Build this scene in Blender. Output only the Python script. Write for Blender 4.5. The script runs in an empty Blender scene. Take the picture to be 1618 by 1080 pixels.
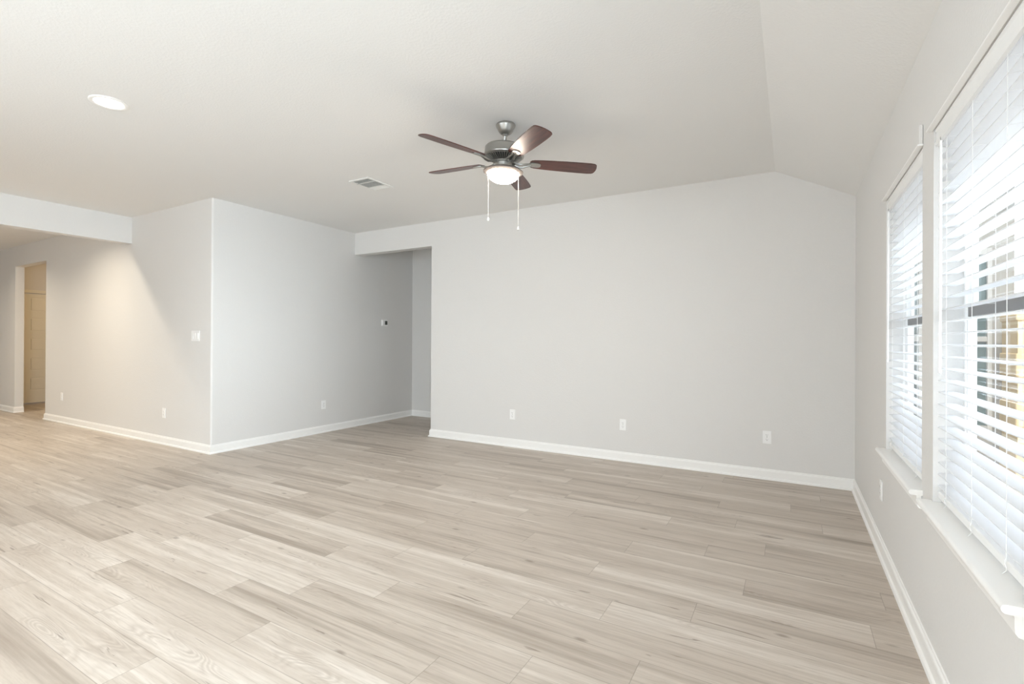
import bpy, bmesh, math, random
from mathutils import Vector, Matrix
random.seed(7)
scene = bpy.context.scene
col = scene.collection
PI = math.pi

# ------------------------------------------------------------------ camera
F_PX, YAW, V0, CAM_H, PITCH, ROLL = 773.6643, .5184, 536.7048, 1.2229, .0025, -.0051
s, c = math.sin(YAW), math.cos(YAW)
cp, sp, cr, sr = math.cos(PITCH), math.sin(PITCH), math.cos(ROLL), math.sin(ROLL)
D = Vector((-s*cp, c*cp, sp)); U = Vector((s*sp, -c*sp, cp)); R = Vector((c, s, 0))
R2 = R*cr - U*sr; U2 = R*sr + U*cr
cam_data = bpy.data.cameras.new('camera'); cam = bpy.data.objects.new('camera', cam_data)
col.objects.link(cam)
cam.matrix_world = Matrix(((R2.x, U2.x, -D.x, 0), (R2.y, U2.y, -D.y, 0), (R2.z, U2.z, -D.z, CAM_H), (0, 0, 0, 1)))
cam_data.sensor_width = 36; cam_data.sensor_fit = 'HORIZONTAL'
cam_data.lens = F_PX/1618*36
cam_data.shift_y = (V0-540)/1618
cam_data.clip_start = 0.02
scene.camera = cam

# ------------------------------------------------------------------ world, sun, exposure
scene.view_settings.view_transform = 'Standard'
scene.view_settings.look = 'None'
scene.view_settings.exposure = 0.35
scene.view_settings.gamma = 1.0
scene.view_settings.use_curve_mapping = False
try:
    scene.cycles.use_denoising = True
    scene.cycles.max_bounces = 14
    scene.cycles.diffuse_bounces = 10
    scene.cycles.glossy_bounces = 6
    scene.cycles.transmission_bounces = 8
    scene.cycles.transparent_max_bounces = 16
    scene.cycles.caustics_reflective = False
    scene.cycles.caustics_refractive = False
    scene.cycles.sample_clamp_indirect = 6.0
except Exception:
    pass
world = bpy.data.worlds.new('sky'); scene.world = world; world.use_nodes = True
wn = world.node_tree.nodes; wl = world.node_tree.links
bg = wn['Background']
tc = wn.new('ShaderNodeTexCoord'); sx = wn.new('ShaderNodeSeparateXYZ'); rp = wn.new('ShaderNodeValToRGB')
wl.new(tc.outputs['Generated'], sx.inputs[0]); wl.new(sx.outputs['Z'], rp.inputs[0]); wl.new(rp.outputs[0], bg.inputs[0])
rp.color_ramp.elements[0].position = 0.0; rp.color_ramp.elements[0].color = (.96, .98, 1, 1)
rp.color_ramp.elements[1].position = .6; rp.color_ramp.elements[1].color = (.80, .88, 1, 1)
bg.inputs[1].default_value = 2.1
sun_d = bpy.data.lights.new('sun', 'SUN'); sun = bpy.data.objects.new('sun', sun_d); col.objects.link(sun)
sun_d.energy = 2.3; sun_d.angle = .01; sun_d.color = (1, .93, .8)
sun.rotation_euler = Vector((.06, 1, -1.15)).to_track_quat('-Z', 'Y').to_euler()
sun.location = (3, -8, 9)

def area(name, loc, direction, sx_, sy_, watts, color, spread=PI):
    d = bpy.data.lights.new(name, 'AREA'); d.shape = 'RECTANGLE'; d.size = sx_; d.size_y = sy_
    d.energy = watts; d.color = color; d.spread = spread
    o = bpy.data.objects.new(name, d); col.objects.link(o); o.location = loc
    o.rotation_euler = Vector(direction).to_track_quat('-Z', 'Z').to_euler()
    return o
REAR_Y = -4.0
DAY = (.77, .90, 1)
# added fill lights behind the camera, in place of daylight from unseen openings
area('fill_light_rear', (-3.4, REAR_Y-.02, 1.12), (0, 1, .06), 3.4, 2.1, 46, DAY)
area('fill_light_left', (-4.62, -2.4, 1.1), (1, .30, -.05), 2.5, 2.1, 74, DAY)
area('fill_light_right', (.66, -1.07, 1.33), (-1, 0, .12), 1.8, 1.35, 215, DAY)
for wy in (1.96, 2.98):
    area('fill_light_blinds', (.70, wy, 1.33), (-1, 0, 0), .82, 1.34, 9, DAY, math.radians(55))  # added narrow-beam lights outside the blinds, brightening the side wall

# ------------------------------------------------------------------ dimensions (metres)
Xr, Yf, Hr = .4611, 4.9367, 2.4398
Xk, H = -.1276, 2.743
Xb, Xj, Hh = -5.3932, -4.0087, 2.436
Ya, Xm, Hm = 2.959, -7.172, 2.4176
Yh = 6.1542
Xo1, Xo2, Ho = -11.146, -9.865, 2.412
WT = .11
XL = -13.6

# ------------------------------------------------------------------ helpers
def tag(o, label=None, cat=None, group=None, kind=None):
    if label: o['label'] = label
    if cat: o['category'] = cat
    if group: o['group'] = group
    if kind: o['kind'] = kind
    return o

def empty(name, loc, rot=(0, 0, 0), parent=None):
    o = bpy.data.objects.new(name, None); col.objects.link(o)
    o.location = loc; o.rotation_euler = rot
    o.empty_display_size = .05
    if parent: o.parent = parent
    return o

def link(name, bm, mat, parent=None, smooth=False, angle=None):
    bmesh.ops.recalc_face_normals(bm, faces=bm.faces[:])
    me = bpy.data.meshes.new(name); bm.to_mesh(me); bm.free()
    mats = mat if isinstance(mat, (list, tuple)) else [mat]
    for m in mats: me.materials.append(m)
    if smooth:
        for p in me.polygons: p.use_smooth = True
        if angle is not None:
            try: me.set_sharp_from_angle(angle=angle)
            except Exception: pass
    o = bpy.data.objects.new(name, me); col.objects.link(o)
    if parent: o.parent = parent
    return o

def box(bm, x0, x1, y0, y1, z0, z1, bevel=0, seg=2, mi=0):
    x0, x1 = sorted((x0, x1)); y0, y1 = sorted((y0, y1)); z0, z1 = sorted((z0, z1))
    vs = [bm.verts.new(p) for p in ((x0, y0, z0), (x1, y0, z0), (x1, y1, z0), (x0, y1, z0), (x0, y0, z1), (x1, y0, z1), (x1, y1, z1), (x0, y1, z1))]
    fs = []
    for f in ((0, 3, 2, 1), (4, 5, 6, 7), (0, 1, 5, 4), (1, 2, 6, 5), (2, 3, 7, 6), (3, 0, 4, 7)):
        fc = bm.faces.new([vs[i] for i in f]); fc.material_index = mi; fs.append(fc)
    if bevel:
        es = list({e for f in fs for e in f.edges})
        r = bmesh.ops.bevel(bm, geom=es, offset=bevel, segments=seg, affect='EDGES', profile=.5)
        for f in r['faces']: f.material_index = mi
    return vs

def prism(bm, pts, z0, z1, axis='z', mi=0):
    """closed polygon extruded along an axis; pts are the two other coordinates in order"""
    def P(a, b, t):
        return {'z': (a, b, t), 'y': (a, t, b), 'x': (t, a, b)}[axis]
    A = [bm.verts.new(P(a, b, z0)) for a, b in pts]; B = [bm.verts.new(P(a, b, z1)) for a, b in pts]
    f1 = bm.faces.new(A); f2 = bm.faces.new(B[::-1]); f1.material_index = f2.material_index = mi
    n = len(pts)
    for i in range(n):
        f = bm.faces.new((A[i], A[(i+1) % n], B[(i+1) % n], B[i])); f.material_index = mi

def lathe(bm, prof, n=48, centre=(0, 0), mi=0):
    """profile of (radius, z) from one end to the other"""
    rings = []
    for r, z in prof:
        if r < 1e-6: rings.append([bm.verts.new((centre[0], centre[1], z))])
        else: rings.append([bm.verts.new((centre[0]+r*math.cos(2*PI*i/n), centre[1]+r*math.sin(2*PI*i/n), z)) for i in range(n)])
    for a, b in zip(rings, rings[1:]):
        for i in range(n):
            j = (i+1) % n
            q = [a[i % len(a)], a[j % len(a)], b[j % len(b)], b[i % len(b)]]
            u = []
            for v in q:
                if v not in u: u.append(v)
            if len(u) > 2: bm.faces.new(u).material_index = mi

def tube(bm, pts, r, n=8, mi=0, closed=False):
    pts = [Vector(p) for p in pts]; rings = []
    m = len(pts)
    for i, p in enumerate(pts):
        a = pts[i-1] if (i or closed) else pts[i]; b = pts[(i+1) % m] if (i < m-1 or closed) else pts[i]
        t = (b-a).normalized()
        up = Vector((0, 0, 1)) if abs(t.z) < .9 else Vector((1, 0, 0))
        x = t.cross(up).normalized(); y = t.cross(x).normalized()
        rr = r[i] if isinstance(r, (list, tuple)) else r
        rings.append([bm.verts.new(p+x*rr*math.cos(2*PI*k/n)+y*rr*math.sin(2*PI*k/n)) for k in range(n)])
    for i in range(m if closed else m-1):
        a, b = rings[i], rings[(i+1) % m]
        for k in range(n): bm.faces.new((a[k], a[(k+1) % n], b[(k+1) % n], b[k])).material_index = mi
    if not closed:
        bm.faces.new(rings[0][::-1]).material_index = mi; bm.faces.new(rings[-1]).material_index = mi

def NB(): return bmesh.new()

# ------------------------------------------------------------------ materials
def mat(name, rgb, rough=.5, metal=0, bump=0, bscale=60, var=0, spec=.5, detail=3, **kw):
    m = bpy.data.materials.new(name); m.use_nodes = True
    N = m.node_tree.nodes; L = m.node_tree.links; b = N['Principled BSDF']
    b.inputs['Base Color'].default_value = (*rgb, 1); b.inputs['Roughness'].default_value = rough
    b.inputs['Metallic'].default_value = metal; b.inputs['Specular IOR Level'].default_value = spec
    t = N.new('ShaderNodeTexCoord'); nz = N.new('ShaderNodeTexNoise')
    nz.inputs['Scale'].default_value = bscale; nz.inputs['Detail'].default_value = detail
    L.new(t.outputs['Object'], nz.inputs['Vector'])
    if bump:
        bp = N.new('ShaderNodeBump'); bp.inputs['Strength'].default_value = bump; bp.inputs['Distance'].default_value = kw.get('dist', .004)
        rm = N.new('ShaderNodeMapRange'); rm.inputs[1].default_value = .42; rm.inputs[2].default_value = .62
        L.new(nz.outputs['Fac'], rm.inputs[0]); L.new(rm.outputs[0], bp.inputs['Height']); L.new(bp.outputs[0], b.inputs['Normal'])
    mx = N.new('ShaderNodeMixRGB'); mx.blend_type = 'MIX'
    mx.inputs[1].default_value = (*[v*(1-var) for v in rgb], 1); mx.inputs[2].default_value = (*[min(1, v*(1+var)) for v in rgb], 1)
    L.new(nz.outputs['Fac'], mx.inputs[0]); L.new(mx.outputs[0], b.inputs['Base Color'])
    return m

M_wall = mat('wall_paint', (.735, .726, .712), .75, bump=.2, bscale=85, var=.01, dist=.002)
M_ceil = mat('ceiling_paint', (.80, .797, .785), .85, bump=.2, bscale=70, var=.01, dist=.002)
M_trim = mat('trim_paint', (.90, .895, .88), .35, var=.005)
M_vinyl = mat('white_vinyl', (.88, .885, .885), .35, var=.005)
M_plate = mat('white_plastic', (.90, .90, .895), .3, var=.003)
M_exttrim = mat('exterior_window_trim', (.42, .41, .39), .5)
M_dark = mat('slot_dark', (.06, .06, .055), .6)
M_door = mat('door_paint', (.80, .78, .70), .4, var=.005)
M_screen = mat('screen_glass', (.05, .05, .045), .15)
M_concrete = mat('patio_concrete', (.66, .65, .63), .9, bump=.2, bscale=20, var=.12)
M_shingle = mat('roof_shingles', (.12, .115, .11), .9, bump=.3, bscale=30, var=.3)
M_reg = mat('register_enamel', (.78, .78, .76), .4)
M_duct = mat('duct_inside', (.30, .30, .29), .7)
M_nickel = mat('brushed_nickel', (.40, .39, .365), .34, metal=.9, bscale=200, var=.05)
M_nickel_d = mat('vent_gap_metal', (.05, .05, .05), .5, metal=.6)
M_whitemetal = mat('lamp_rim_enamel', (.24, .205, .185), .4, metal=.2)
M_chain = mat('pull_chain', (.85, .84, .81), .3)
M_cord = mat('blind_cord', (.84, .84, .83), .7)
M_rail_dark = mat('meeting_rail', (.20, .19, .185), .5)
M_siding = None

def siding(name, rgb, pitch=.16):
    m = mat(name, rgb, .8, var=.03, bscale=8)
    N = m.node_tree.nodes; L = m.node_tree.links; b = N['Principled BSDF']
    t = N.new('ShaderNodeTexCoord'); sp_ = N.new('ShaderNodeSeparateXYZ'); md = N.new('ShaderNodeMath'); md.operation = 'PINGPONG'
    md.inputs[1].default_value = pitch
    dv = N.new('ShaderNodeMath'); dv.operation = 'MODULO'; dv.inputs[1].default_value = pitch
    L.new(t.outputs['Object'], sp_.inputs[0]); L.new(sp_.outputs['Z'], dv.inputs[0])
    bp = N.new('ShaderNodeBump'); bp.inputs['Strength'].default_value = 1; bp.inputs['Distance'].default_value = .015
    L.new(dv.outputs[0], bp.inputs['Height']); L.new(bp.outputs[0], b.inputs['Normal'])
    return m
M_siding = siding('lap_siding', (.27, .255, .225))

def stone_mat():
    m = mat('limestone', (.72, .56, .34), .85, bump=.4, bscale=25, var=.12)
    N = m.node_tree.nodes; L = m.node_tree.links; b = N['Principled BSDF']
    br = N.new('ShaderNodeTexBrick'); t = N.new('ShaderNodeTexCoord'); mp = N.new('ShaderNodeMapping')
    mp.inputs['Rotation'].default_value = (PI/2, 0, 0)
    L.new(t.outputs['Object'], mp.inputs[0]); L.new(mp.outputs[0], br.inputs['Vector'])
    br.inputs['Color1'].default_value = (.74, .58, .36, 1); br.inputs['Color2'].default_value = (.64, .49, .29, 1); br.inputs['Mortar'].default_value = (.78, .66, .46, 1)
    br.inputs['Scale'].default_value = 1; br.inputs['Brick Width'].default_value = .42; br.inputs['Row Height'].default_value = .2; br.inputs['Mortar Size'].default_value = .012
    L.new(br.outputs['Color'], b.inputs['Base Color'])
    return m
M_stone = stone_mat()

def emis(name, rgb, strength):
    m = bpy.data.materials.new(name); m.use_nodes = True
    b = m.node_tree.nodes['Principled BSDF']
    b.inputs['Base Color'].default_value = (.9, .9, .88, 1); b.inputs['Roughness'].default_value = .4
    b.inputs['Emission Color'].default_value = (*rgb, 1); b.inputs['Emission Strength'].default_value = strength
    return m
M_led = emis('led_lens', (1, .93, .82), 9)
M_bowl = emis('lit_opal_glass', (1, .88, .74), 52)

def glass_mat(name, tint, refl=1.0):
    m = bpy.data.materials.new(name); m.use_nodes = True
    N = m.node_tree.nodes; L = m.node_tree.links; N.clear()
    out = N.new('ShaderNodeOutputMaterial'); tr = N.new('ShaderNodeBsdfTransparent'); gl = N.new('ShaderNodeBsdfGlossy')
    gl.inputs['Roughness'].default_value = .02; tr.inputs[0].default_value = (*tint, 1)
    fr = N.new('ShaderNodeFresnel'); fr.inputs[0].default_value = 1.45
    mul = N.new('ShaderNodeMath'); mul.operation = 'MULTIPLY'; mul.inputs[1].default_value = refl
    mx = N.new('ShaderNodeMixShader')
    ge = N.new('ShaderNodeNewGeometry')   # reflection only on the face the light enters by
    inv = N.new('ShaderNodeMath'); inv.operation = 'SUBTRACT'; inv.inputs[0].default_value = 1; L.new(ge.outputs['Backfacing'], inv.inputs[1])
    mul2 = N.new('ShaderNodeMath'); mul2.operation = 'MULTIPLY'; L.new(inv.outputs[0], mul2.inputs[1]); L.new(fr.outputs[0], mul2.inputs[0]); fr = mul2
    L.new(fr.outputs[0], mul.inputs[0]); L.new(mul.outputs[0], mx.inputs[0]); L.new(tr.outputs[0], mx.inputs[1]); L.new(gl.outputs[0], mx.inputs[2]); L.new(mx.outputs[0], out.inputs[0])
    return m
M_glass = glass_mat('window_glass', (.97, .98, .98))

def tinted_glass():
    m = mat('tinted_window_glass', (.07, .12, .12), .06, spec=.5)
    return m
M_tint = tinted_glass()

def slat_mat():
    m = bpy.data.materials.new('blind_slats'); m.use_nodes = True
    N = m.node_tree.nodes; L = m.node_tree.links; b = N['Principled BSDF']
    out = [n for n in N if n.type == 'OUTPUT_MATERIAL'][0]
    b.inputs['Base Color'].default_value = (.88, .885, .89, 1); b.inputs['Roughness'].default_value = .4
    nz = N.new('ShaderNodeTexNoise'); nz.inputs['Scale'].default_value = 15
    t = N.new('ShaderNodeTexCoord'); L.new(t.outputs['Object'], nz.inputs['Vector'])
    mr = N.new('ShaderNodeMapRange'); mr.inputs[3].default_value = .36; mr.inputs[4].default_value = .44
    L.new(nz.outputs['Fac'], mr.inputs[0]); L.new(mr.outputs[0], b.inputs['Roughness'])
    tl = N.new('ShaderNodeBsdfTranslucent'); tl.inputs[0].default_value = (.93, .94, .96, 1)
    mx = N.new('ShaderNodeMixShader'); mx.inputs[0].default_value = .35
    L.new(b.outputs[0], mx.inputs[1]); L.new(tl.outputs[0], mx.inputs[2]); L.new(mx.outputs[0], out.inputs[0])
    return m
M_slat = slat_mat()

def blade_mat():
    m = mat('walnut_blade', (.06, .022, .015), .32, spec=.5)
    N = m.node_tree.nodes; L = m.node_tree.links; b = N['Principled BSDF']
    t = N.new('ShaderNodeTexCoord'); mp = N.new('ShaderNodeMapping'); mp.inputs['Scale'].default_value = (3, 45, 45)
    nz = N.new('ShaderNodeTexNoise'); nz.inputs['Scale'].default_value = 1.6; nz.inputs['Detail'].default_value = 6
    L.new(t.outputs['Object'], mp.inputs[0]); L.new(mp.outputs[0], nz.inputs['Vector'])
    r = N.new('ShaderNodeValToRGB'); r.color_ramp.elements[0].position = .35; r.color_ramp.elements[0].color = (.045, .015, .012, 1)
    r.color_ramp.elements[1].position = .7; r.color_ramp.elements[1].color = (.125, .040, .030, 1)
    L.new(nz.outputs['Fac'], r.inputs[0]); L.new(r.outputs[0], b.inputs['Base Color'])
    return m
M_blade = blade_mat()

# ------------------------------------------------------------------ floor
PL, PW, PY0 = 1.22, .183, .968
SEAM = {-1: .32, 0: .97, 1: .48, 2: .04, 3: .35, 4: .72, 5: .15, 6: .49, 7: .84, 8: .30, 9: 1.02, 10: .38, 11: .79, 12: 1.09, 13: .50,
        14: .90, 15: .18, 16: .75, 17: 0.0, 18: .57, 19: .20, 20: .70}
# plank tones read from the floor itself: (row, left end) -> lightness of that board, 0 dark to 1 pale
TONE = {(8, -.92): .95, (6, -.74): .95, (0, -2.69): .9, (1, -1.96): .85, (3, -3.32): .9, (2, -3.62): .8, (4, -2.93): .85, (1, -4.39): .9,
        (1, -3.17): .2, (11, -2.87): .75, (13, -1.92): .85, (17, -1.22): .75, (19, -1.01): .7, (5, -1.07): .3, (5, -2.29): .75,
        (3, -.88): .6, (3, -2.10): .25, (4, -.53): .25, (4, -1.74): .35, (2, -2.41): .1, (2, -1.20): .35, (2, -4.81): .2, (7, -1.60): .2, (7, -.38): .3,
        (9, -.21): .1, (9, -1.42): .45, (10, -.84): .3, (0, -1.47): .6, (-1, -2.12): .6, (-1, -3.34): .7, (8, -2.12): .4, (12, -1.35): .2, (12, -2.57): .45,
        (14, -.34): .15, (14, -1.55): .2, (15, -1.05): .25, (16, -.4): .2, (16, -1.7): .15, (10, .35): .15, (11, -.44): .2, (3, -5.76): .9, (4, -5.37): .3}
def make_floor():
    bm = NB()
    uvl = bm.loops.layers.uv.new('board')
    cl = bm.loops.layers.float_color.new('tone')
    x0, x1, y0, y1 = XL, Xr+.12, REAR_Y-.1, 8.2
    k0 = math.floor((y0-PY0)/PW); k1 = math.ceil((y1-PY0)/PW)
    rng = random.Random(11)
    for k in range(k0, k1):
        off = SEAM.get(k, (k*.437+.13) % PL)
        n0 = math.floor((x0-off)/PL); n1 = math.ceil((x1-off)/PL)
        for n in range(n0, n1):
            a = off+n*PL; b = a+PL
            t = rng.random()*.8+.05
            for (kk, xx), v in TONE.items():
                if kk == k and abs(xx-a) < .2: t = v
            ra, rb = rng.random(), rng.random()
            ca, cb = max(a, x0), min(b, x1); ya = max(PY0+k*PW, y0); yb = min(PY0+(k+1)*PW, y1)
            if cb-ca < .01 or yb-ya < .005: continue
            vs = [bm.verts.new(p) for p in ((ca, ya, 0), (cb, ya, 0), (cb, yb, 0), (ca, yb, 0))]
            f = bm.faces.new(vs)
            for lp in f.loops:
                lp[uvl].uv = (lp.vert.co.x-a, lp.vert.co.y-(PY0+k*PW))
                lp[cl] = (t, ra, rb, 1)
    # slab under the boards
    box(bm, x0, x1, y0, y1, -.12, -.004)
    return bm

def floor_mat():
    m = bpy.data.materials.new('vinyl_planks'); m.use_nodes = True
    N = m.node_tree.nodes; L = m.node_tree.links; b = N['Principled BSDF']
    def math_(op, a=None, v=None, **k):
        n = N.new('ShaderNodeMath'); n.operation = op
        if a is not None: L.new(a, n.inputs[0])
        if v is not None:
            if isinstance(v, (int, float)): n.inputs[1].default_value = v
            else: L.new(v, n.inputs[1])
        return n.outputs[0]
    uv = N.new('ShaderNodeUVMap'); uv.uv_map = 'board'
    at = N.new('ShaderNodeAttribute'); at.attribute_name = 'tone'
    su = N.new('ShaderNodeSeparateXYZ'); L.new(uv.outputs[0], su.inputs[0])
    sc = N.new('ShaderNodeSeparateColor'); L.new(at.outputs['Color'], sc.inputs[0])
    u, v = su.outputs[0], su.outputs[1]; tone, ra, rb = sc.outputs[0], sc.outputs[1], sc.outputs[2]
    ru = math_('ADD', u, math_('MULTIPLY', ra, 37.0)); rv = math_('ADD', v, math_('MULTIPLY', rb, 23.0))
    def coords(su_, sv_):
        cb = N.new('ShaderNodeCombineXYZ'); L.new(math_('MULTIPLY', ru, su_), cb.inputs[0]); L.new(math_('MULTIPLY', rv, sv_), cb.inputs[1])
        return cb.outputs[0]
    def noise(vec, scale, detail=4, rough=.55, dist=0):
        n = N.new('ShaderNodeTexNoise'); n.inputs['Scale'].default_value = scale; n.inputs['Detail'].default_value = detail
        n.inputs['Roughness'].default_value = rough; n.inputs['Distortion'].default_value = dist; L.new(vec, n.inputs['Vector']); return n.outputs['Fac']
    fine = noise(coords(6, 110), 1.0, 5, .65)
    broad = noise(coords(.55, 11), 1.0, 3, .5, .4)
    cloud = noise(coords(1.5, 5), 1.0, 2)
    # cathedral rings: contour bands of a stretched smooth field
    field = noise(coords(1.7, 10), 1.0, 1, .4)
    rings = math_('PINGPONG', math_('MULTIPLY', field, 26.0), .5)
    rmask = N.new('ShaderNodeMapRange'); rmask.inputs[1].default_value = .54; rmask.inputs[2].default_value = .64; L.new(cloud, rmask.inputs[0])
    # cracks and knots
    crk = noise(coords(2.4, 34), 1.0, 3, .6, 1.2)
    cm = N.new('ShaderNodeMapRange'); cm.inputs[1].default_value = .665; cm.inputs[2].default_value = .71; L.new(crk, cm.inputs[0])
    vor = N.new('ShaderNodeTexVoronoi'); vor.inputs['Scale'].default_value = 1.0; L.new(coords(2.6, 6.5), vor.inputs['Vector'])
    km = N.new('ShaderNodeMapRange'); km.inputs[1].default_value = .035; km.inputs[2].default_value = .10; km.inputs[3].default_value = 1; km.inputs[4].default_value = 0
    L.new(vor.outputs['Distance'], km.inputs[0])
    # base tone
    ramp = N.new('ShaderNodeValToRGB'); ramp.color_ramp.interpolation = 'EASE'
    e = ramp.color_ramp.elements; e[0].position = 0; e[0].color = (.34, .285, .235, 1); e[1].position = 1; e[1].color = (.68, .62, .555, 1)
    mid = ramp.color_ramp.elements.new(.5); mid.color = (.53, .465, .40, 1)
    tt = math_('MULTIPLY', tone, .45)
    tt = math_('ADD', tt, math_('MULTIPLY', broad, 1.5)); tt = math_('ADD', tt, math_('MULTIPLY', noise(coords(.9, 42), 1.0, 3, .5, .2), .75)); tt = math_('SUBTRACT', tt, .82)
    L.new(tt, ramp.inputs[0])
    def darken(col_, fac, amt, rgb=(.30, .24, .19)):
        mx = N.new('ShaderNodeMixRGB'); mx.blend_type = 'MIX'; L.new(col_, mx.inputs[1]); mx.inputs[2].default_value = (*rgb, 1)
        L.new(math_('MULTIPLY', fac, amt), mx.inputs[0]); return mx.outputs[0]
    fm = N.new('ShaderNodeMapRange'); fm.inputs[1].default_value = .45; fm.inputs[2].default_value = .75; L.new(fine, fm.inputs[0])
    cc = darken(ramp.outputs[0], fm.outputs[0], .42)
    cc = darken(cc, math_('MULTIPLY', rings, rmask.outputs[0]), .75)
    cc = darken(cc, cm.outputs[0], .6, (.16, .12, .09))
    cc = darken(cc, km.outputs[0], .55, (.15, .11, .08))
    # joints
    du = math_('MINIMUM', u, math_('SUBTRACT', None, None)) if False else None
    iu = N.new('ShaderNodeMath'); iu.operation = 'SUBTRACT'; iu.inputs[0].default_value = PL; L.new(u, iu.inputs[1])
    iv = N.new('ShaderNodeMath'); iv.operation = 'SUBTRACT'; iv.inputs[0].default_value = PW; L.new(v, iv.inputs[1])
    dmin = math_('MINIMUM', math_('MINIMUM', u, iu.outputs[0]), math_('MINIMUM', v, iv.outputs[0]))
    jm = N.new('ShaderNodeMapRange'); jm.inputs[1].default_value = .0006; jm.inputs[2].default_value = .0020; jm.inputs[3].default_value = 1; jm.inputs[4].default_value = 0
    L.new(dmin, jm.inputs[0])
    cc = darken(cc, jm.outputs[0], .5, (.16, .13, .10))
    L.new(cc, b.inputs['Base Color'])
    rr = N.new('ShaderNodeMapRange'); rr.inputs[3].default_value = .36; rr.inputs[4].default_value = .50; L.new(fine, rr.inputs[0]); L.new(rr.outputs[0], b.inputs['Roughness'])
    b.inputs['Specular IOR Level'].default_value = .5
    bp = N.new('ShaderNodeBump'); bp.inputs['Strength'].default_value = .15; bp.inputs['Distance'].default_value = .001
    L.new(math_('SUBTRACT', fine, jm.outputs[0]), bp.inputs['Height']); L.new(bp.outputs[0], b.inputs['Normal'])
    return m
fl = link('floor', make_floor(), floor_mat()); tag(fl, kind='structure', label='pale greige wood plank floor with staggered joints', cat='floor')

# ------------------------------------------------------------------ walls
def struct(name, bm, m, label, cat):
    return tag(link(name, bm, m), label, cat, kind='structure')

WO = .581   # outer face of window wall
# windows: (y near, y far)
WIN = [(2.55, 3.415), (1.545, 2.372), (-.98, -.15), (-1.98, -1.15)]  # last two are unseen windows, added to let in side light
WZ0, WZ1 = .632, 2.022
bm = NB()
segs = [(REAR_Y, WIN[3][0]), (WIN[3][1], WIN[2][0]), (WIN[2][1], WIN[1][0]), (WIN[1][1], WIN[0][0]), (WIN[0][1], Yf+.12)]
for a, b in segs: box(bm, Xr, WO, a, b, 0, Hr+.08)
for a, b in WIN:
    box(bm, Xr, WO, a, b, 0, WZ0-.023); box(bm, Xr, WO, a, b, WZ1, Hr+.08)
bmesh.ops.remove_doubles(bm, verts=bm.verts[:], dist=1e-5)
struct('wall_right', bm, M_wall, 'light grey window wall with two blind-covered windows', 'wall')

bm = NB()
prism(bm, [(Xj, 0), (Xr, 0), (Xr, Hr), (Xk, H), (Xb, H), (Xb, Hh), (Xj, Hh)], Yf, Yf+.12, 'y')
struct('wall_far', bm, M_wall, 'long light grey far wall with the open hallway at its left end', 'wall')

bm = NB()
prism(bm, [(Xb, Yh), (-1.5, Yh), (-1.5, Yh+.1), (Xb, Yh+.1)], 0, H)
box(bm, -1.5, -1.4, Yf+.12, Yh+.1, 0, H)
struct('wall_hallway', bm, M_wall, 'shaded grey end wall inside the hallway opening', 'wall')

# outer corner rounded like bullnose drywall
rc = .018
arcA = [(Xb-rc+rc*math.sin(t), Ya+rc-rc*math.cos(t)) for t in [i*PI/4/3 for i in range(4)]]          # from facing -Y to 45 degrees
arcB = [(Xb-rc+rc*math.sin(t), Ya+rc-rc*math.cos(t)) for t in [PI/4+i*PI/4/3 for i in range(4)]]
bm = NB()
prism(bm, [(Xo2, Ya)]+arcA+[(Xb-WT, Ya+WT), (Xo2, Ya+WT)], 0, H)
box(bm, Xo1, Xo2, Ya, Ya+WT, Ho, H)
box(bm, XL, Xo1, Ya, Ya+WT, 0, H)
struct('wall_left', bm, M_wall, 'left wall running under the ceiling beam past the doorway opening', 'wall')
bm = NB()
prism(bm, arcB+[(Xb, Yh+.1), (Xb-WT, Yh+.1), (Xb-WT, Ya+WT)], 0, H)
struct('wall_side', bm, M_wall, 'side wall from the projecting corner back into the hallway', 'wall')

# room around and behind
bm = NB()
box(bm, XL-.1, XL, REAR_Y, 8.2, 0, H); struct('wall_beyond', bm, M_wall, 'far left end wall of the dining area', 'wall')
bm = NB()
for a, b in ((XL, -5.2), (-1.6, WO)): box(bm, a, b, REAR_Y-.15, REAR_Y, 0, H)
box(bm, -5.2, -1.6, REAR_Y-.15, REAR_Y, 2.2, H)  # invented door-sized opening that holds the rear fill light
struct('wall_rear', bm, M_wall, 'unseen rear wall with an added wide opening for light, behind the camera', 'wall')
bm = NB()
box(bm, -4.72, -4.6, REAR_Y, -3.7, 0, H); box(bm, -4.72, -4.6, -1.1, -.95, 0, H); box(bm, -4.72, -4.6, -3.7, -1.1, 2.2, H)  # wall made up to carry the left-hand fill light
struct('wall_added', bm, M_wall, 'added short wall with an open bay for a fill light, unseen behind the camera', 'wall')
# little lobby beyond the left doorway
XD = -12.37
bm = NB()
D0, D1, DH = 3.385, 4.20, 2.075
box(bm, XD-.1, XD, Ya+WT, D0, 0, H); box(bm, XD-.1, XD, D1, 6.0, 0, H); box(bm, XD-.1, XD, D0, D1, DH, H)
box(bm, XD-.1, -8.9, 6.0, 6.1, 0, H); box(bm, -8.9, -8.8, Ya+WT, 6.1, 0, H)
struct('wall_lobby', bm, M_wall, 'tan-lit wall around the panelled door seen through the doorway', 'wall')

# ceiling with the slope down to the window wall, as one thick piece
bm = NB()
sl = (Hr-H)/(Xr-Xk)
prism(bm, [(XL-.1, H), (Xk, H), (WO+.45, H+sl*(WO+.45-Xk)), (WO+.45, H+sl*(WO+.45-Xk)+.12), (Xk, H+.35), (XL-.1, H+.35)], REAR_Y-.15, 8.2, 'y')
struct('ceiling', bm, M_ceil, 'white textured ceiling that slopes down to the window wall', 'ceiling')
# dropped beam
bm = NB(); box(bm, Xm-.125, Xm, REAR_Y, Ya, Hm, H)
struct('trim_1', bm, M_wall, 'boxed drop beam across the ceiling at the left', 'beam')

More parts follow.
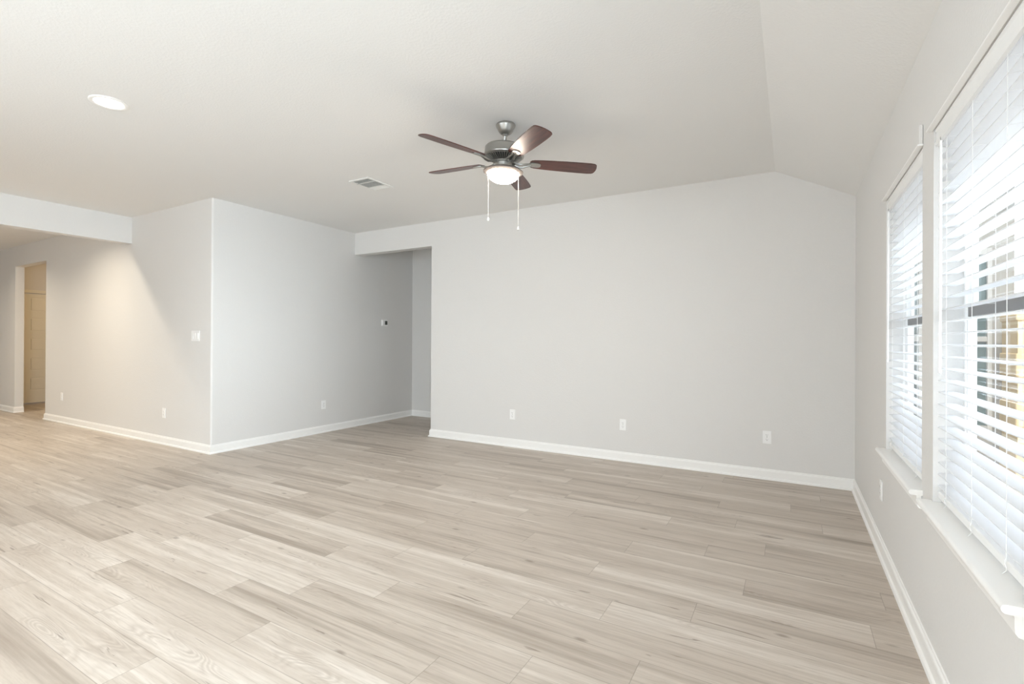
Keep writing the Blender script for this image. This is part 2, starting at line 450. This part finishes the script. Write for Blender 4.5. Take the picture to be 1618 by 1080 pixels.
# ------------------------------------------------------------------ baseboards
PROF = [(0, 0), (.025, 0), (.025, .006), (.021, .015), (.013, .020), (.013, .072), (.011, .079), (.006, .084), (.005, .092), (0, .094)]
def baseboards(path, names):
    pts = [Vector((*p, 0)) for p in path]; n = len(pts)
    seg = [(pts[i+1]-pts[i]).normalized() for i in range(n-1)]
    nor = [Vector((-d.y, d.x, 0)) for d in seg]
    mit = []
    for i in range(n):
        if i == 0: mit.append(nor[0])
        elif i == n-1: mit.append(nor[-1])
        else:
            m = (nor[i-1]+nor[i]); m = m/(1+nor[i-1].dot(nor[i])); mit.append(m)
    done = {}
    for i in range(n-1):
        nm = names[i]
        bm = done.setdefault(nm, NB())
        A = [bm.verts.new(pts[i]+mit[i]*o+Vector((0, 0, z))) for o, z in PROF]
        B = [bm.verts.new(pts[i+1]+mit[i+1]*o+Vector((0, 0, z))) for o, z in PROF]
        m = len(PROF)
        for j in range(m-1): bm.faces.new((A[j], A[j+1], B[j+1], B[j]))
        bm.faces.new((A[-1], A[0], B[0], B[-1]))
        if i == 0: bm.faces.new(A)
        if i == n-2 or names[i+1] != nm: bm.faces.new(B[::-1])
        if i > 0 and names[i-1] != nm: bm.faces.new(A)
    for nm, bm in done.items():
        struct(nm, bm, M_trim, 'white baseboard with shoe moulding, '+nm.split('_', 1)[1]+' wall', 'baseboard')
baseboards([(Xr, REAR_Y), (Xr, Yf), (Xj, Yf), (Xj, Yf+.12), (-1.5, Yf+.12)], ['baseboard_right', 'baseboard_far', 'baseboard_far', 'baseboard_far'])
baseboards([(-1.5, Yh), (Xb, Yh), (Xb, Ya), (Xo2, Ya), (Xo2, Ya+WT)], ['baseboard_hallway', 'baseboard_side', 'baseboard_left', 'baseboard_left'])
baseboards([(Xo1, Ya+WT), (Xo1, Ya), (XL, Ya)], ['baseboard_beyond', 'baseboard_beyond'])

# ------------------------------------------------------------------ panelled door in the lobby
dr = empty('door_1', (XD-.02, D0, 0)); tag(dr, 'five-panel door seen through the left doorway in warm light', 'door', kind='structure')
bm = NB()
W = D1-D0-.01
st = .105
rows = [(.25, .50), (.62, .875), (.995, 1.24), (1.36, 1.615), (1.735, 2.0)]
# stiles, rails, recessed panels
box(bm, -.035, 0, .005, st, .022, DH-.01); box(bm, -.035, 0, W-st, W, .022, DH-.01)
zz = [.022]+[v for r_ in rows for v in r_]+[DH-.01]
for i in range(0, len(zz), 2): box(bm, -.035, 0, st, W-st, zz[i], zz[i+1])
link('slab', bm, M_door, dr)
for a, b in rows:
    bm = NB(); box(bm, -.032, -.018, st, W-st, a, b); box(bm, -.019, -.007, st+.022, W-st-.022, a+.022, b-.022, bevel=.003, seg=1)
    link('panel', bm, M_door, dr)
bm = NB()
for y0, y1, z0, z1 in ((-.06, -.001, 0, DH+.06), (D1-D0+.001, D1-D0+.06, 0, DH+.06), (-.001, D1-D0+.001, DH, DH+.06)): box(bm, .02, .036, y0, y1, z0, z1, bevel=.004)
link('casing', bm, M_door, dr)

# ------------------------------------------------------------------ windows
def make_window(n, y0, y1, label):
    w = empty('window_%d' % n, (Xr, (y0+y1)/2, WZ0)); tag(w, label, 'window', kind='structure')
    hw = (y1-y0)/2; h = WZ1-WZ0
    # sill board (stool) with rounded nose and horns
    bm = NB()
    nose = [(-.046+.011*(1-math.sin(t)), .0-.011+.011*math.cos(t)) for t in [i*PI/8 for i in range(9)]]
    prism(bm, [(.084, 0)]+nose+[(.084, -.022)], -hw+.0015, hw-.0015, 'y')
    for sgn in (-1, 1):
        prism(bm, [(-.0005, 0)]+nose+[(-.0005, -.022)], sgn*(hw-.0015), sgn*(hw+.024), 'y')
    for v in bm.verts: v.co.z += .0
    link('window_sill', bm, M_trim, w, smooth=True, angle=.7)
    bm = NB(); prism(bm, [(-.001, -.022), (-.020, -.022), (-.017, -.034), (-.016, -.070), (-.010, -.078), (-.001, -.080)], -hw-.004, hw+.004, 'y')
    link('apron', bm, M_trim, w)
    # head board with a small lip
    bm = NB(); box(bm, -.014, -.001, -hw-.012, hw+.012, h+.004, h+.085, bevel=.003)
    box(bm, -.020, -.0005, -hw-.018, hw+.018, h-.002, h+.006, bevel=.002, mi=1)
    link('head_casing', bm, [M_wall, M_trim], w)
    # vinyl frame
    bm = NB(); fx0, fx1, fw = .085, .118, .022
    box(bm, fx0, fx1, -hw, -hw+fw, .001, h, bevel=.003); box(bm, fx0, fx1, hw-fw, hw, .001, h, bevel=.003)
    box(bm, fx0, fx1, -hw+fw, hw-fw, .001, fw+.01, bevel=.003); box(bm, fx0, fx1, -hw+fw, hw-fw, h-fw, h, bevel=.003)
    link('window_frame', bm, M_vinyl, w)
    zm = .722
    for nm, x0, x1, za, zb in (('lower_sash', .087, .101, fw+.01, zm), ('upper_sash', .102, .116, zm-.03, h-fw)):
        bm = NB(); sw = .022
        ya, yb = -hw+fw, hw-fw
        box(bm, x0, x1, ya, ya+sw, za, zb, bevel=.002); box(bm, x0, x1, yb-sw, yb, za, zb, bevel=.002)
        box(bm, x0, x1, ya+sw, yb-sw, zb-.036 if nm[0] == 'l' else zb-sw, zb, bevel=.002, mi=1 if nm[0] == 'l' else 0)
        box(bm, x0, x1, ya+sw, yb-sw, za, za+sw if nm[0] == 'l' else za+.03, bevel=.002, mi=0 if nm[0] == 'l' else 1)
        sash = link(nm, bm, [M_vinyl, M_rail_dark], w)
        bm = NB(); xm = (x0+x1)/2; box(bm, xm-.002, xm+.002, ya+sw, yb-sw, za+.03, zb-.03)
        link('pane', bm, M_glass, sash)
    return w
make_window(1, *WIN[0], 'farther of the two blind-covered windows, nearer the room corner')
make_window(2, *WIN[1], 'nearer of the two windows, cut by the right edge')
make_window(3, *WIN[2], 'unseen bare window added to the window wall behind the camera for side light')
make_window(4, *WIN[3], 'second unseen bare window added behind the camera for side light')

# ------------------------------------------------------------------ blinds
def make_blind(y0, y1, cords, wand_y, label):
    g = 'horizontal slat blinds on the window wall'
    z_top = WZ1; z_bot = WZ0
    b = empty('window_blind', (Xr, (y0+y1)/2, WZ0)); tag(b, label, 'blind', g)
    hw = (y1-y0)/2-.006; h = WZ1-WZ0
    xc = .037          # slat centre behind wall face
    bm = NB(); box(bm, .014, .062, -hw, hw, h-.048, h-.004, bevel=.002); link('headrail', bm, M_vinyl, b)
    bm = NB(); prism(bm, [(.012, h-.068), (.004, h-.064), (.002, h-.052), (.006, h-.046), (.006, h-.014), (.002, h-.009), (.003, h-.003), (.012, h-.003)], -hw-.002, hw+.002, 'y')
    link('valance', bm, M_vinyl, b)
    zb = .032
    bm = NB(); box(bm, xc-.024, xc+.024, -hw+.002, hw-.002, zb-.013, zb+.013, bevel=.004); link('bottom_rail', bm, M_vinyl, b)
    # slats: slightly crowned, nearly level
    bm = NB(); pitch = .0432; n = int((h-.075-zb-.02)/pitch)+1; tilt = math.radians(3)
    for i in range(n):
        z = zb+.034+i*pitch
        pts = []
        m = 6; wd = .0245
        top = []; bot = []
        for j in range(m+1):
            t = -1+2*j/m; zc_ = .0018*(1-t*t)
            x = t*wd
            top.append((x*math.cos(tilt)+xc, z+zc_+x*math.sin(tilt)+.0015)); bot.append((x*math.cos(tilt)+xc, z+zc_+x*math.sin(tilt)-.0015))
        prism(bm, top+bot[::-1], -hw+.004, hw-.004, 'y')
    link('slats', bm, M_slat, b)
    zt = h-.05
    for y in cords:
        yy = y-(y0+y1)/2
        bm = NB()
        for x in (xc-.0262, xc+.0262): tube(bm, [(x, yy, zb+.01), (x, yy, zt)], .0009, 5)
        for i in range(n):
            z = zb+.0325+i*pitch-.0005
            tube(bm, [(xc-.0262, yy, z-.002), (xc+.0262, yy, z-.002)], .0005, 4)
        link('ladder_cord', bm, M_cord, b)
        bm = NB()   # knotted tail of the cord looping over the bottom rail
        P0 = [(xc-.026, yy, zb+.02), (xc-.030, yy-.003, zb+.014), (xc-.033, yy-.012, zb+.010), (xc-.031, yy-.018, zb+.002), (xc-.029, yy-.012, zb-.008), (xc-.030, yy-.004, zb-.014), (xc-.034, yy-.002, zb-.020)]
        tube(bm, P0, .0012, 6); link('cord_tail', bm, M_cord, b)
        bm = NB(); bmesh.ops.create_uvsphere(bm, u_segments=10, v_segments=6, radius=.004, matrix=Matrix.Translation((xc-.008, yy, zb+.013))); link('cord_plug', bm, M_vinyl, b, smooth=True)
    wy = wand_y-(y0+y1)/2
    bm = NB(); tube(bm, [(.004, wy, h-.07), (.003, wy, .50)], .0042, 6)
    tube(bm, [(.003, wy, .50), (.003, wy, .485)], [.005, .0045], 8)
    wnd = link('tilt_wand', bm, M_plate, b)
    bm = NB(); tube(bm, [(.004, wy, h-.075), (.002, wy, h-.06), (.004, wy, h-.05), (.009, wy, h-.056)], .0014, 6); link('hook', bm, M_nickel, wnd)
    return b
make_blind(WIN[0][0], WIN[0][1], (3.30, 3.00, 2.70), 3.385, 'white slat blind on the farther window, nearer the room corner')
make_blind(WIN[1][0], WIN[1][1], (2.245, 1.965, 1.69), 2.29, 'white slat blind on the nearer window, cut by the right edge')

# ------------------------------------------------------------------ outlets, switch, thermostat
def wall_frame(loc, facing):
    """Empty whose local +x runs along the wall, +z is up and -y points into the room"""
    o = Vector(facing); ang = math.atan2(o.y, o.x)+PI/2
    return loc, (0, 0, ang)
def make_outlet(loc, facing, label, slots=True):
    l, r = wall_frame(loc, facing)
    e = empty('wall_outlet', l, r); tag(e, label, 'outlet', 'white outlets low on the walls')
    bm = NB(); box(bm, -.035, .035, -.0065, 0, -.0575, .0575, bevel=.003); link('cover_plate', bm, M_plate, e)
    for sgn in (1, -1):
        bm = NB(); cz = sgn*.0195
        pts = []
        for i in range(28):
            t = 2*PI*i/28; x = .0165*math.cos(t); z = .0165*math.sin(t); z = max(-.0135, min(.0135, z)); pts.append((x, cz+z))
        prism(bm, pts, -.0085, -.006, 'y'); rec = link('receptacle', bm, M_plate, e)
        if slots:
            bm = NB()
            box(bm, -.0075, -.0055, -.0089, -.0084, cz-.001, cz+.0075); box(bm, .0055, .0075, -.0089, -.0084, cz, cz+.0065)
            prism(bm, [(.0026*math.cos(2*PI*i/10), cz-.0075+.0026*math.sin(2*PI*i/10)) for i in range(10)], -.0089, -.0084, 'y')
            link('slot', bm, M_dark, rec)
    bm = NB(); prism(bm, [(.003*math.cos(2*PI*i/12), .003*math.sin(2*PI*i/12)) for i in range(12)], -.0076, -.006, 'y'); link('screw', bm, M_nickel, e)
    return e
make_outlet((-2.803, Yf, .373), (0, -1, 0), 'white outlet on the far wall, first one right of the hallway opening')
make_outlet((-1.498, Yf, .371), (0, -1, 0), 'white outlet on the far wall, middle one of three in the row')
make_outlet((-.186, Yf, .376), (0, -1, 0), 'white outlet on the far wall, nearest the window wall corner')
make_outlet((Xb, 4.41, .367), (1, 0, 0), 'white outlet on the side wall, low down between corner and thermostat')
make_outlet((-6.359, Ya, .364), (0, -1, 0), 'white outlet on the left wall below the light switch')
make_outlet((-9.248, Ya, .38), (0, -1, 0), 'small white outlet beside the left doorway opening')
make_outlet((Xr, 3.549, .365), (-1, 0, 0), 'white outlet seen edge-on on the window wall below the sill')

l, r = wall_frame((-5.697, Ya, 1.262), (0, -1, 0))
e = empty('light_switch', l, r); tag(e, 'white three-gang switch plate with rocker switches near the projecting corner', 'light switch')
bm = NB(); box(bm, -.082, .082, -.0065, 0, -.0575, .0575, bevel=.003); link('cover_plate', bm, M_plate, e)
for i, x in enumerate((-.046, 0, .046)):
    bm = NB(); box(bm, x-.0165, x+.0165, -.0085, -.006, -.0335, .0335, bevel=.001, seg=1); fr_ = link('switch_frame', bm, M_plate, e)
    bm = NB(); up = (-1, 1, 1)[i]
    prism(bm, [(-.0080, -.031), (-.0080-.0015-(.0035 if up < 0 else 0), -.031), (-.0105, 0), (-.0080-.0015-(.0035 if up > 0 else 0), .031), (-.0080, .031)], x-.014, x+.014, 'x')
    link('rocker', bm, M_plate, fr_)

l, r = wall_frame((Xb, 5.518, 1.489), (1, 0, 0))
e = empty('thermostat', l, r); tag(e, 'small square white thermostat with dark display by the hallway', 'thermostat')
bm = NB(); box(bm, -.062, .062, -.006, 0, -.050, .050, bevel=.003); link('wall_plate', bm, M_plate, e)
bm = NB(); box(bm, -.056, .056, -.024, -.005, -.045, .045, bevel=.005, seg=3); body = link('housing', bm, M_plate, e)
bm = NB(); box(bm, -.010, .044, -.0255, -.0235, -.028, .032, bevel=.001, seg=1); link('display', bm, M_screen, body)
bm = NB()
for i in range(3): box(bm, -.004+i*.016, .006+i*.016, -.0255, -.0235, -.040, -.035)
link('button', bm, M_plate, body)

# ------------------------------------------------------------------ ceiling air register
e = empty('air_register', (-3.549, 3.452, H)); tag(e, 'white rectangular ceiling air register with louvres left of the fan', 'air vent')
hx, hy = .126, .170
bm = NB()
for x0, x1, y0, y1 in ((-hx, -hx+.024, -hy, hy), (hx-.024, hx, -hy, hy), (-hx+.024, hx-.024, -hy, -hy+.026), (-hx+.024, hx-.024, hy-.026, hy)):
    box(bm, x0, x1, y0, y1, -.008, 0, bevel=.002, seg=1)
box(bm, -hx+.024, hx-.024, -.068, -.058, -.007, 0); box(bm, -hx+.024, hx-.024, .062, .070, -.007, 0)
link('frame', bm, M_reg, e)
bm = NB(); box(bm, -hx+.02, hx-.02, -hy+.02, hy-.02, -.0012, -.0002); link('backing', bm, M_duct, e)
bm = NB()
def louvre(y, w, ang, z=-.0055):
    dy, dz = w/2*math.cos(ang), w/2*math.sin(ang)
    nx = [(y-dy, z-dz), (y+dy, z+dz), (y+dy, z+dz+.0010), (y-dy, z-dz+.0010)]
    prism(bm, nx, -hx+.024, hx-.024, 'x')
y = -hy+.034
while y < -.07: louvre(y, .0075, .75); y += .0145
y = -.050
while y < .056: louvre(y, .0075, .75); y += .0145
y = .078
while y < hy-.03: louvre(y, .015, -.35); y += .0125
link('louvre', bm, M_reg, e)
bm = NB(); box(bm, -hx+.034, -hx+.040, -.10, -.094, -.022, -.004); link('lever', bm, M_reg, e)

# ------------------------------------------------------------------ recessed downlights
def downlight(x, y, watts, color, label, lens=M_led):
    e = empty('recessed_light', (x, y, H)); tag(e, label, 'ceiling light', 'round recessed ceiling lights')
    bm = NB(); lathe(bm, [(.078, 0), (.078, -.003), (.084, -.006), (.098, -.006), (.104, -.002), (.104, 0)]); link('trim_ring', bm, M_trim, e, smooth=True, angle=.6)
    bm = NB(); lathe(bm, [(.0785, -.0015), (.06, -.004), (.03, -.005), (0, -.0055)]); link('lens', bm, lens, e, smooth=True)
    d = bpy.data.lights.new('downlight_lamp', 'AREA'); d.shape = 'DISK'; d.size = .13; d.energy = watts; d.color = color; d.spread = math.radians(150)
    o = bpy.data.objects.new('downlight_lamp', d); col.objects.link(o); o.location = (0, 0, -.009); o.parent = e
    return e
downlight(-3.82, 1.445, 9, (1, .95, .88), 'round recessed light glowing in the main ceiling at upper left')
downlight(-3.0, -1.6, 14, (1, .95, .88), 'added unseen recessed light of the main ceiling behind the camera, left one')  # extra lamp added out of view to lift the main room
downlight(-.95, -1.6, 22, (1, .95, .88), 'added unseen recessed light of the main ceiling behind the camera, right one')  # second extra lamp, out of view, added toward the window wall
WARM = (1, .87, .68)
downlight(-7.60, 1.80, 21, WARM, 'recessed light just beyond the ceiling beam, out of view')
downlight(-10.3, 1.6, 20, WARM, 'recessed light in the dining ceiling beyond the beam')
downlight(-7.9, -.8, 14, WARM, 'added unseen recessed light at the back of the dining ceiling')  # invented lamp, out of view, adding light to the dining end
# lobby lamp
d = bpy.data.lights.new('lobby_lamp', 'POINT'); d.energy = 15; d.color = (1, .68, .34); d.shadow_soft_size = .08
d.energy = 17
o = bpy.data.objects.new('lobby_lamp', d); col.objects.link(o); o.location = (-10.6, 4.6, 1.9)

# ------------------------------------------------------------------ ceiling fan
TILT = .056
fan = empty('ceiling_fan', (-1.749, 2.961, H), (0, TILT, 0)); tag(fan, 'five-blade ceiling fan with dark brown blades, nickel motor and lit bowl', 'ceiling fan')
def fz(z): return z-H
bm = NB(); lathe(bm, [(0, .0), (.066, 0), (.069, -.008), (.066, -.018), (.058, -.030), (.052, -.046), (.040, -.062), (.026, -.070), (.020, -.071), (0, -.071)])
can = link('canopy', bm, M_nickel, fan, smooth=True, angle=.8); can.rotation_euler = (0, -TILT, 0)
bm = NB(); lathe(bm, [(0, -.060), (.018, -.062), (.022, -.072), (.016, -.082), (.0125, -.086), (.0125, -.150), (.022, -.152), (.024, -.165), (0, -.166)], 24)
link('downrod', bm, M_nickel, fan, smooth=True, angle=.8)
zt, zbm = fz(2.592), fz(2.520)
bm = NB(); lathe(bm, [(0, zt+.006), (.05, zt+.006), (.10, zt+.003), (.128, zt-.004), (.137, zt-.014), (.139, zbm+.012), (.142, zbm+.006), (.140, zbm), (.130, zbm-.004), (.127, zbm-.006), (0, zbm-.006)], 72)
motor = link('motor_housing', bm, M_nickel, fan, smooth=True, angle=.6)
# vented lower cone: dark core with radial ribs
bm = NB(); lathe(bm, [(.118, zbm-.004), (.066, zbm-.036), (0, zbm-.036)], 48); link('vent_core', bm, M_nickel_d, motor, smooth=True)
bm = NB()
for k in range(44):
    a = 2*PI*k/44; ca, sa = math.cos(a), math.sin(a); w = .0035
    p = []
    for r_, z_ in ((.128, zbm-.003), (.128, zbm-.009), (.070, zbm-.042), (.070, zbm-.034)): p.append((r_, z_))
    A = [bm.verts.new((r_*ca-w*sa, r_*sa+w*ca, z_)) for r_, z_ in p]; B = [bm.verts.new((r_*ca+w*sa, r_*sa-w*ca, z_)) for r_, z_ in p]
    bm.faces.new(A); bm.faces.new(B[::-1])
    for i in range(4): bm.faces.new((A[i], A[(i+1) % 4], B[(i+1) % 4], B[i]))
link('vent_rib', bm, M_nickel, motor)
bm = NB(); lathe(bm, [(.060, zbm-.034), (.074, zbm-.036), (.074, zbm-.046), (.060, zbm-.048), (.058, fz(2.452)), (.066, fz(2.450)), (.068, fz(2.436)), (.060, fz(2.430)), (0, fz(2.430))], 48)
link('switch_housing', bm, M_nickel, fan, smooth=True, angle=.6)
# light kit
bm = NB(); lathe(bm, [(.05, fz(2.432)), (.095, fz(2.430)), (.128, fz(2.424)), (.141, fz(2.414)), (.141, fz(2.410)), (.128, fz(2.403)), (.1165, fz(2.399)), (.112, fz(2.402)), (.05, fz(2.420))], 64)
kit = link('light_kit_rim', bm, M_whitemetal, fan, smooth=True, angle=.7)
bm = NB(); lathe(bm, [(.112, fz(2.408))]+[(.112*math.cos(t), fz(2.402)-.068*math.sin(t)) for t in [i*PI/2/12 for i in range(1, 13)]][:-1]+[(0, fz(2.334))], 64)
link('glass_bowl', bm, M_bowl, kit, smooth=True)
# blades
ZB = fz(2.483); PH = .58935
def blade_mesh():
    bm = NB()
    # outline (r, half width): rounded shoulders, fuller toward the tip
    L_ = [(.185, .030), (.195, .044), (.215, .051), (.27, .056), (.35, .061), (.45, .065), (.55, .0665), (.61, .066), (.638, .0635)]
    out = [(r_, w) for r_, w in L_]+[(.650, .055), (.656, .044), (.660, .020)]
    top = out+[(.6615, 0)]+[(r_, -w) for r_, w in out[::-1]]
    t = .006
    A = [bm.verts.new((x, y, t/2)) for x, y in top]; B = [bm.verts.new((x, y, -t/2)) for x, y in top]
    bm.faces.new(A); bm.faces.new(B[::-1]); n = len(top)
    for i in range(n): bm.faces.new((A[i], A[(i+1) % n], B[(i+1) % n], B[i]))
    es = [e_ for e_ in bm.edges if abs(e_.verts[0].co.z-e_.verts[1].co.z) < 1e-6]
    bmesh.ops.bevel(bm, geom=es, offset=.0015, segments=2, affect='EDGES')
    return bm
def iron_mesh():
    bm = NB()
    # pad under the blade
    pad = [(.178, .010), (.182, .019), (.190, .025), (.205, .027), (.240, .027), (.254, .023), (.262, .013)]
    pts = pad+[(r_, -w) for r_, w in pad[::-1]]
    prism(bm, pts, -.0085, -.0035)
    # two curved arms from the motor flywheel out to the pad
    for sgn in (-1, 1):
        P0 = [(.070, sgn*.016, -.008), (.095, sgn*.018, -.016), (.120, sgn*.020, -.022), (.145, sgn*.019, -.018), (.170, sgn*.012, -.011), (.195, sgn*.008, -.006)]
        tube(bm, P0, [.006, .007, .007, .007, .007, .005], 8)
    box(bm, .058, .082, -.022, .022, -.014, -.002, bevel=.003)
    return bm
b_me = None
PITCH_B = math.radians(-12)
for k in range(5):
    a = PH+k*2*PI/5
    if b_me is None:
        bo = link('blade', blade_mesh(), M_blade, fan, smooth=True, angle=.5); b_me = bo.data
        io = link('blade_iron', iron_mesh(), M_nickel, bo, smooth=True, angle=.6); i_me = io.data
        scr = NB(); bmesh.ops.create_uvsphere(scr, u_segments=8, v_segments=6, radius=.004)
        s_me = None
        for x, y in ((.20, .012), (.20, -.012), (.238, 0)):
            if s_me is None: so = link('screw', scr, M_nickel, bo, smooth=True); s_me = so.data
            else: so = bpy.data.objects.new('screw', s_me); col.objects.link(so); so.parent = bo
            so.location = (x, y, -.0080)
    else:
        bo = bpy.data.objects.new('blade', b_me); col.objects.link(bo); bo.parent = fan
        io = bpy.data.objects.new('blade_iron', i_me); col.objects.link(io); io.parent = bo
        for x, y in ((.20, .012), (.20, -.012), (.238, 0)):
            so = bpy.data.objects.new('screw', s_me); col.objects.link(so); so.parent = bo; so.location = (x, y, -.0080)
    bo.location = (0, 0, ZB); bo.matrix_local = Matrix.Translation((0, 0, ZB)) @ Matrix.Rotation(a, 4, 'Z') @ Matrix.Rotation(PITCH_B, 4, 'X')
# pull chains
camr = R
for off, zend, kind in ((-.105, 2.075, 'ball'), (.107, 2.022, 'bell')):
    x, y = camr.x*off, camr.y*off
    bm = NB(); tube(bm, [(x, y, fz(2.412)), (x+TILT*(2.412-zend), y, fz(zend+.012))], .001, 6)
    z = 2.41
    ch = link('pull_chain', bm, M_chain, fan)
    bm = NB(); xx = x+TILT*(2.412-zend)
    if kind == 'ball': lathe(bm, [(0, fz(zend+.013)), (.004, fz(zend+.011)), (.0085, fz(zend+.002)), (.0085, fz(zend-.004)), (.005, fz(zend-.010)), (0, fz(zend-.012))], 16, (xx, y))
    else: lathe(bm, [(0, fz(zend+.013)), (.003, fz(zend+.011)), (.005, fz(zend)), (.010, fz(zend-.008)), (.010, fz(zend-.011)), (0, fz(zend-.011))], 16, (xx, y))
    link('chain_pull', bm, M_chain, ch, smooth=True)

# ------------------------------------------------------------------ outdoors: patio side seen through the slats
bm = NB(); box(bm, WO, 14, -9, 30, -.35, -.12); box(bm, -14, WO, -9, REAR_Y-.15, -.35, -.12)
struct('ground', bm, M_concrete, 'pale paved ground outside the windows', 'ground')
wing = empty('house_wing', (1.2, 6.3, -.12)); tag(wing, 'siding-clad wing of the house beyond the blinds with its own window', 'building')
bm = NB()
wx0, wx1 = WO-1.2, 1.81-1.2
box(bm, wx0, wx1, 0, 3.5, 0, .5); box(bm, wx0, wx1, 0, 3.5, 2.25, 2.95)
box(bm, wx0, -.36, 0, 3.5, .5, 2.25); box(bm, -.06, .14, 0, 3.5, .5, 2.25); box(bm, .45, wx1, 0, 3.5, .5, 2.25)
link('wall', bm, M_siding, wing)
for x0, x1 in ((-.36, -.06), (.14, .45)):
    bm = NB(); xm = (x0+x1)/2
    for a, b_, z0, z1 in ((x0, x0+.035, .5, 2.25), (x1-.035, x1, .5, 2.25), (x0+.035, x1-.035, .5, .56), (x0+.035, x1-.035, 2.19, 2.25), (x0+.035, x1-.035, 1.36, 1.41), (xm-.008, xm+.008, .56, 2.19)): box(bm, a, b_, -.03, .04, z0, z1, bevel=.003, seg=1)
    wf = link('window', bm, M_exttrim, wing)
    bm = NB(); box(bm, x0+.035, x1-.035, .01, .02, .56, 2.19); link('pane', bm, M_tint, wf)
bm = NB(); box(bm, wx0-.02, wx1+.12, -.35, 3.6, 2.95, 3.12); prism(bm, [(wx0-.02, 3.12), (wx1+.15, 3.12), (wx0-.02, 3.55)], -.35, 3.6, 'y'); link('roof', bm, M_shingle, wing)
bm = NB()
box(bm, 1.665, 2.03, 5.72, 6.08, -.12, 1.42); box(bm, 1.65, 2.045, 5.705, 6.095, 1.42, 1.475, bevel=.01)
for k in range(3):
    z = .10+k*.42; box(bm, 1.65, 2.045, 5.705, 6.095, z, z+.20, bevel=.012)
tag(link('stone_pillar', bm, M_stone), 'sunlit yellow limestone pillar seen through the nearer blind', 'pillar')
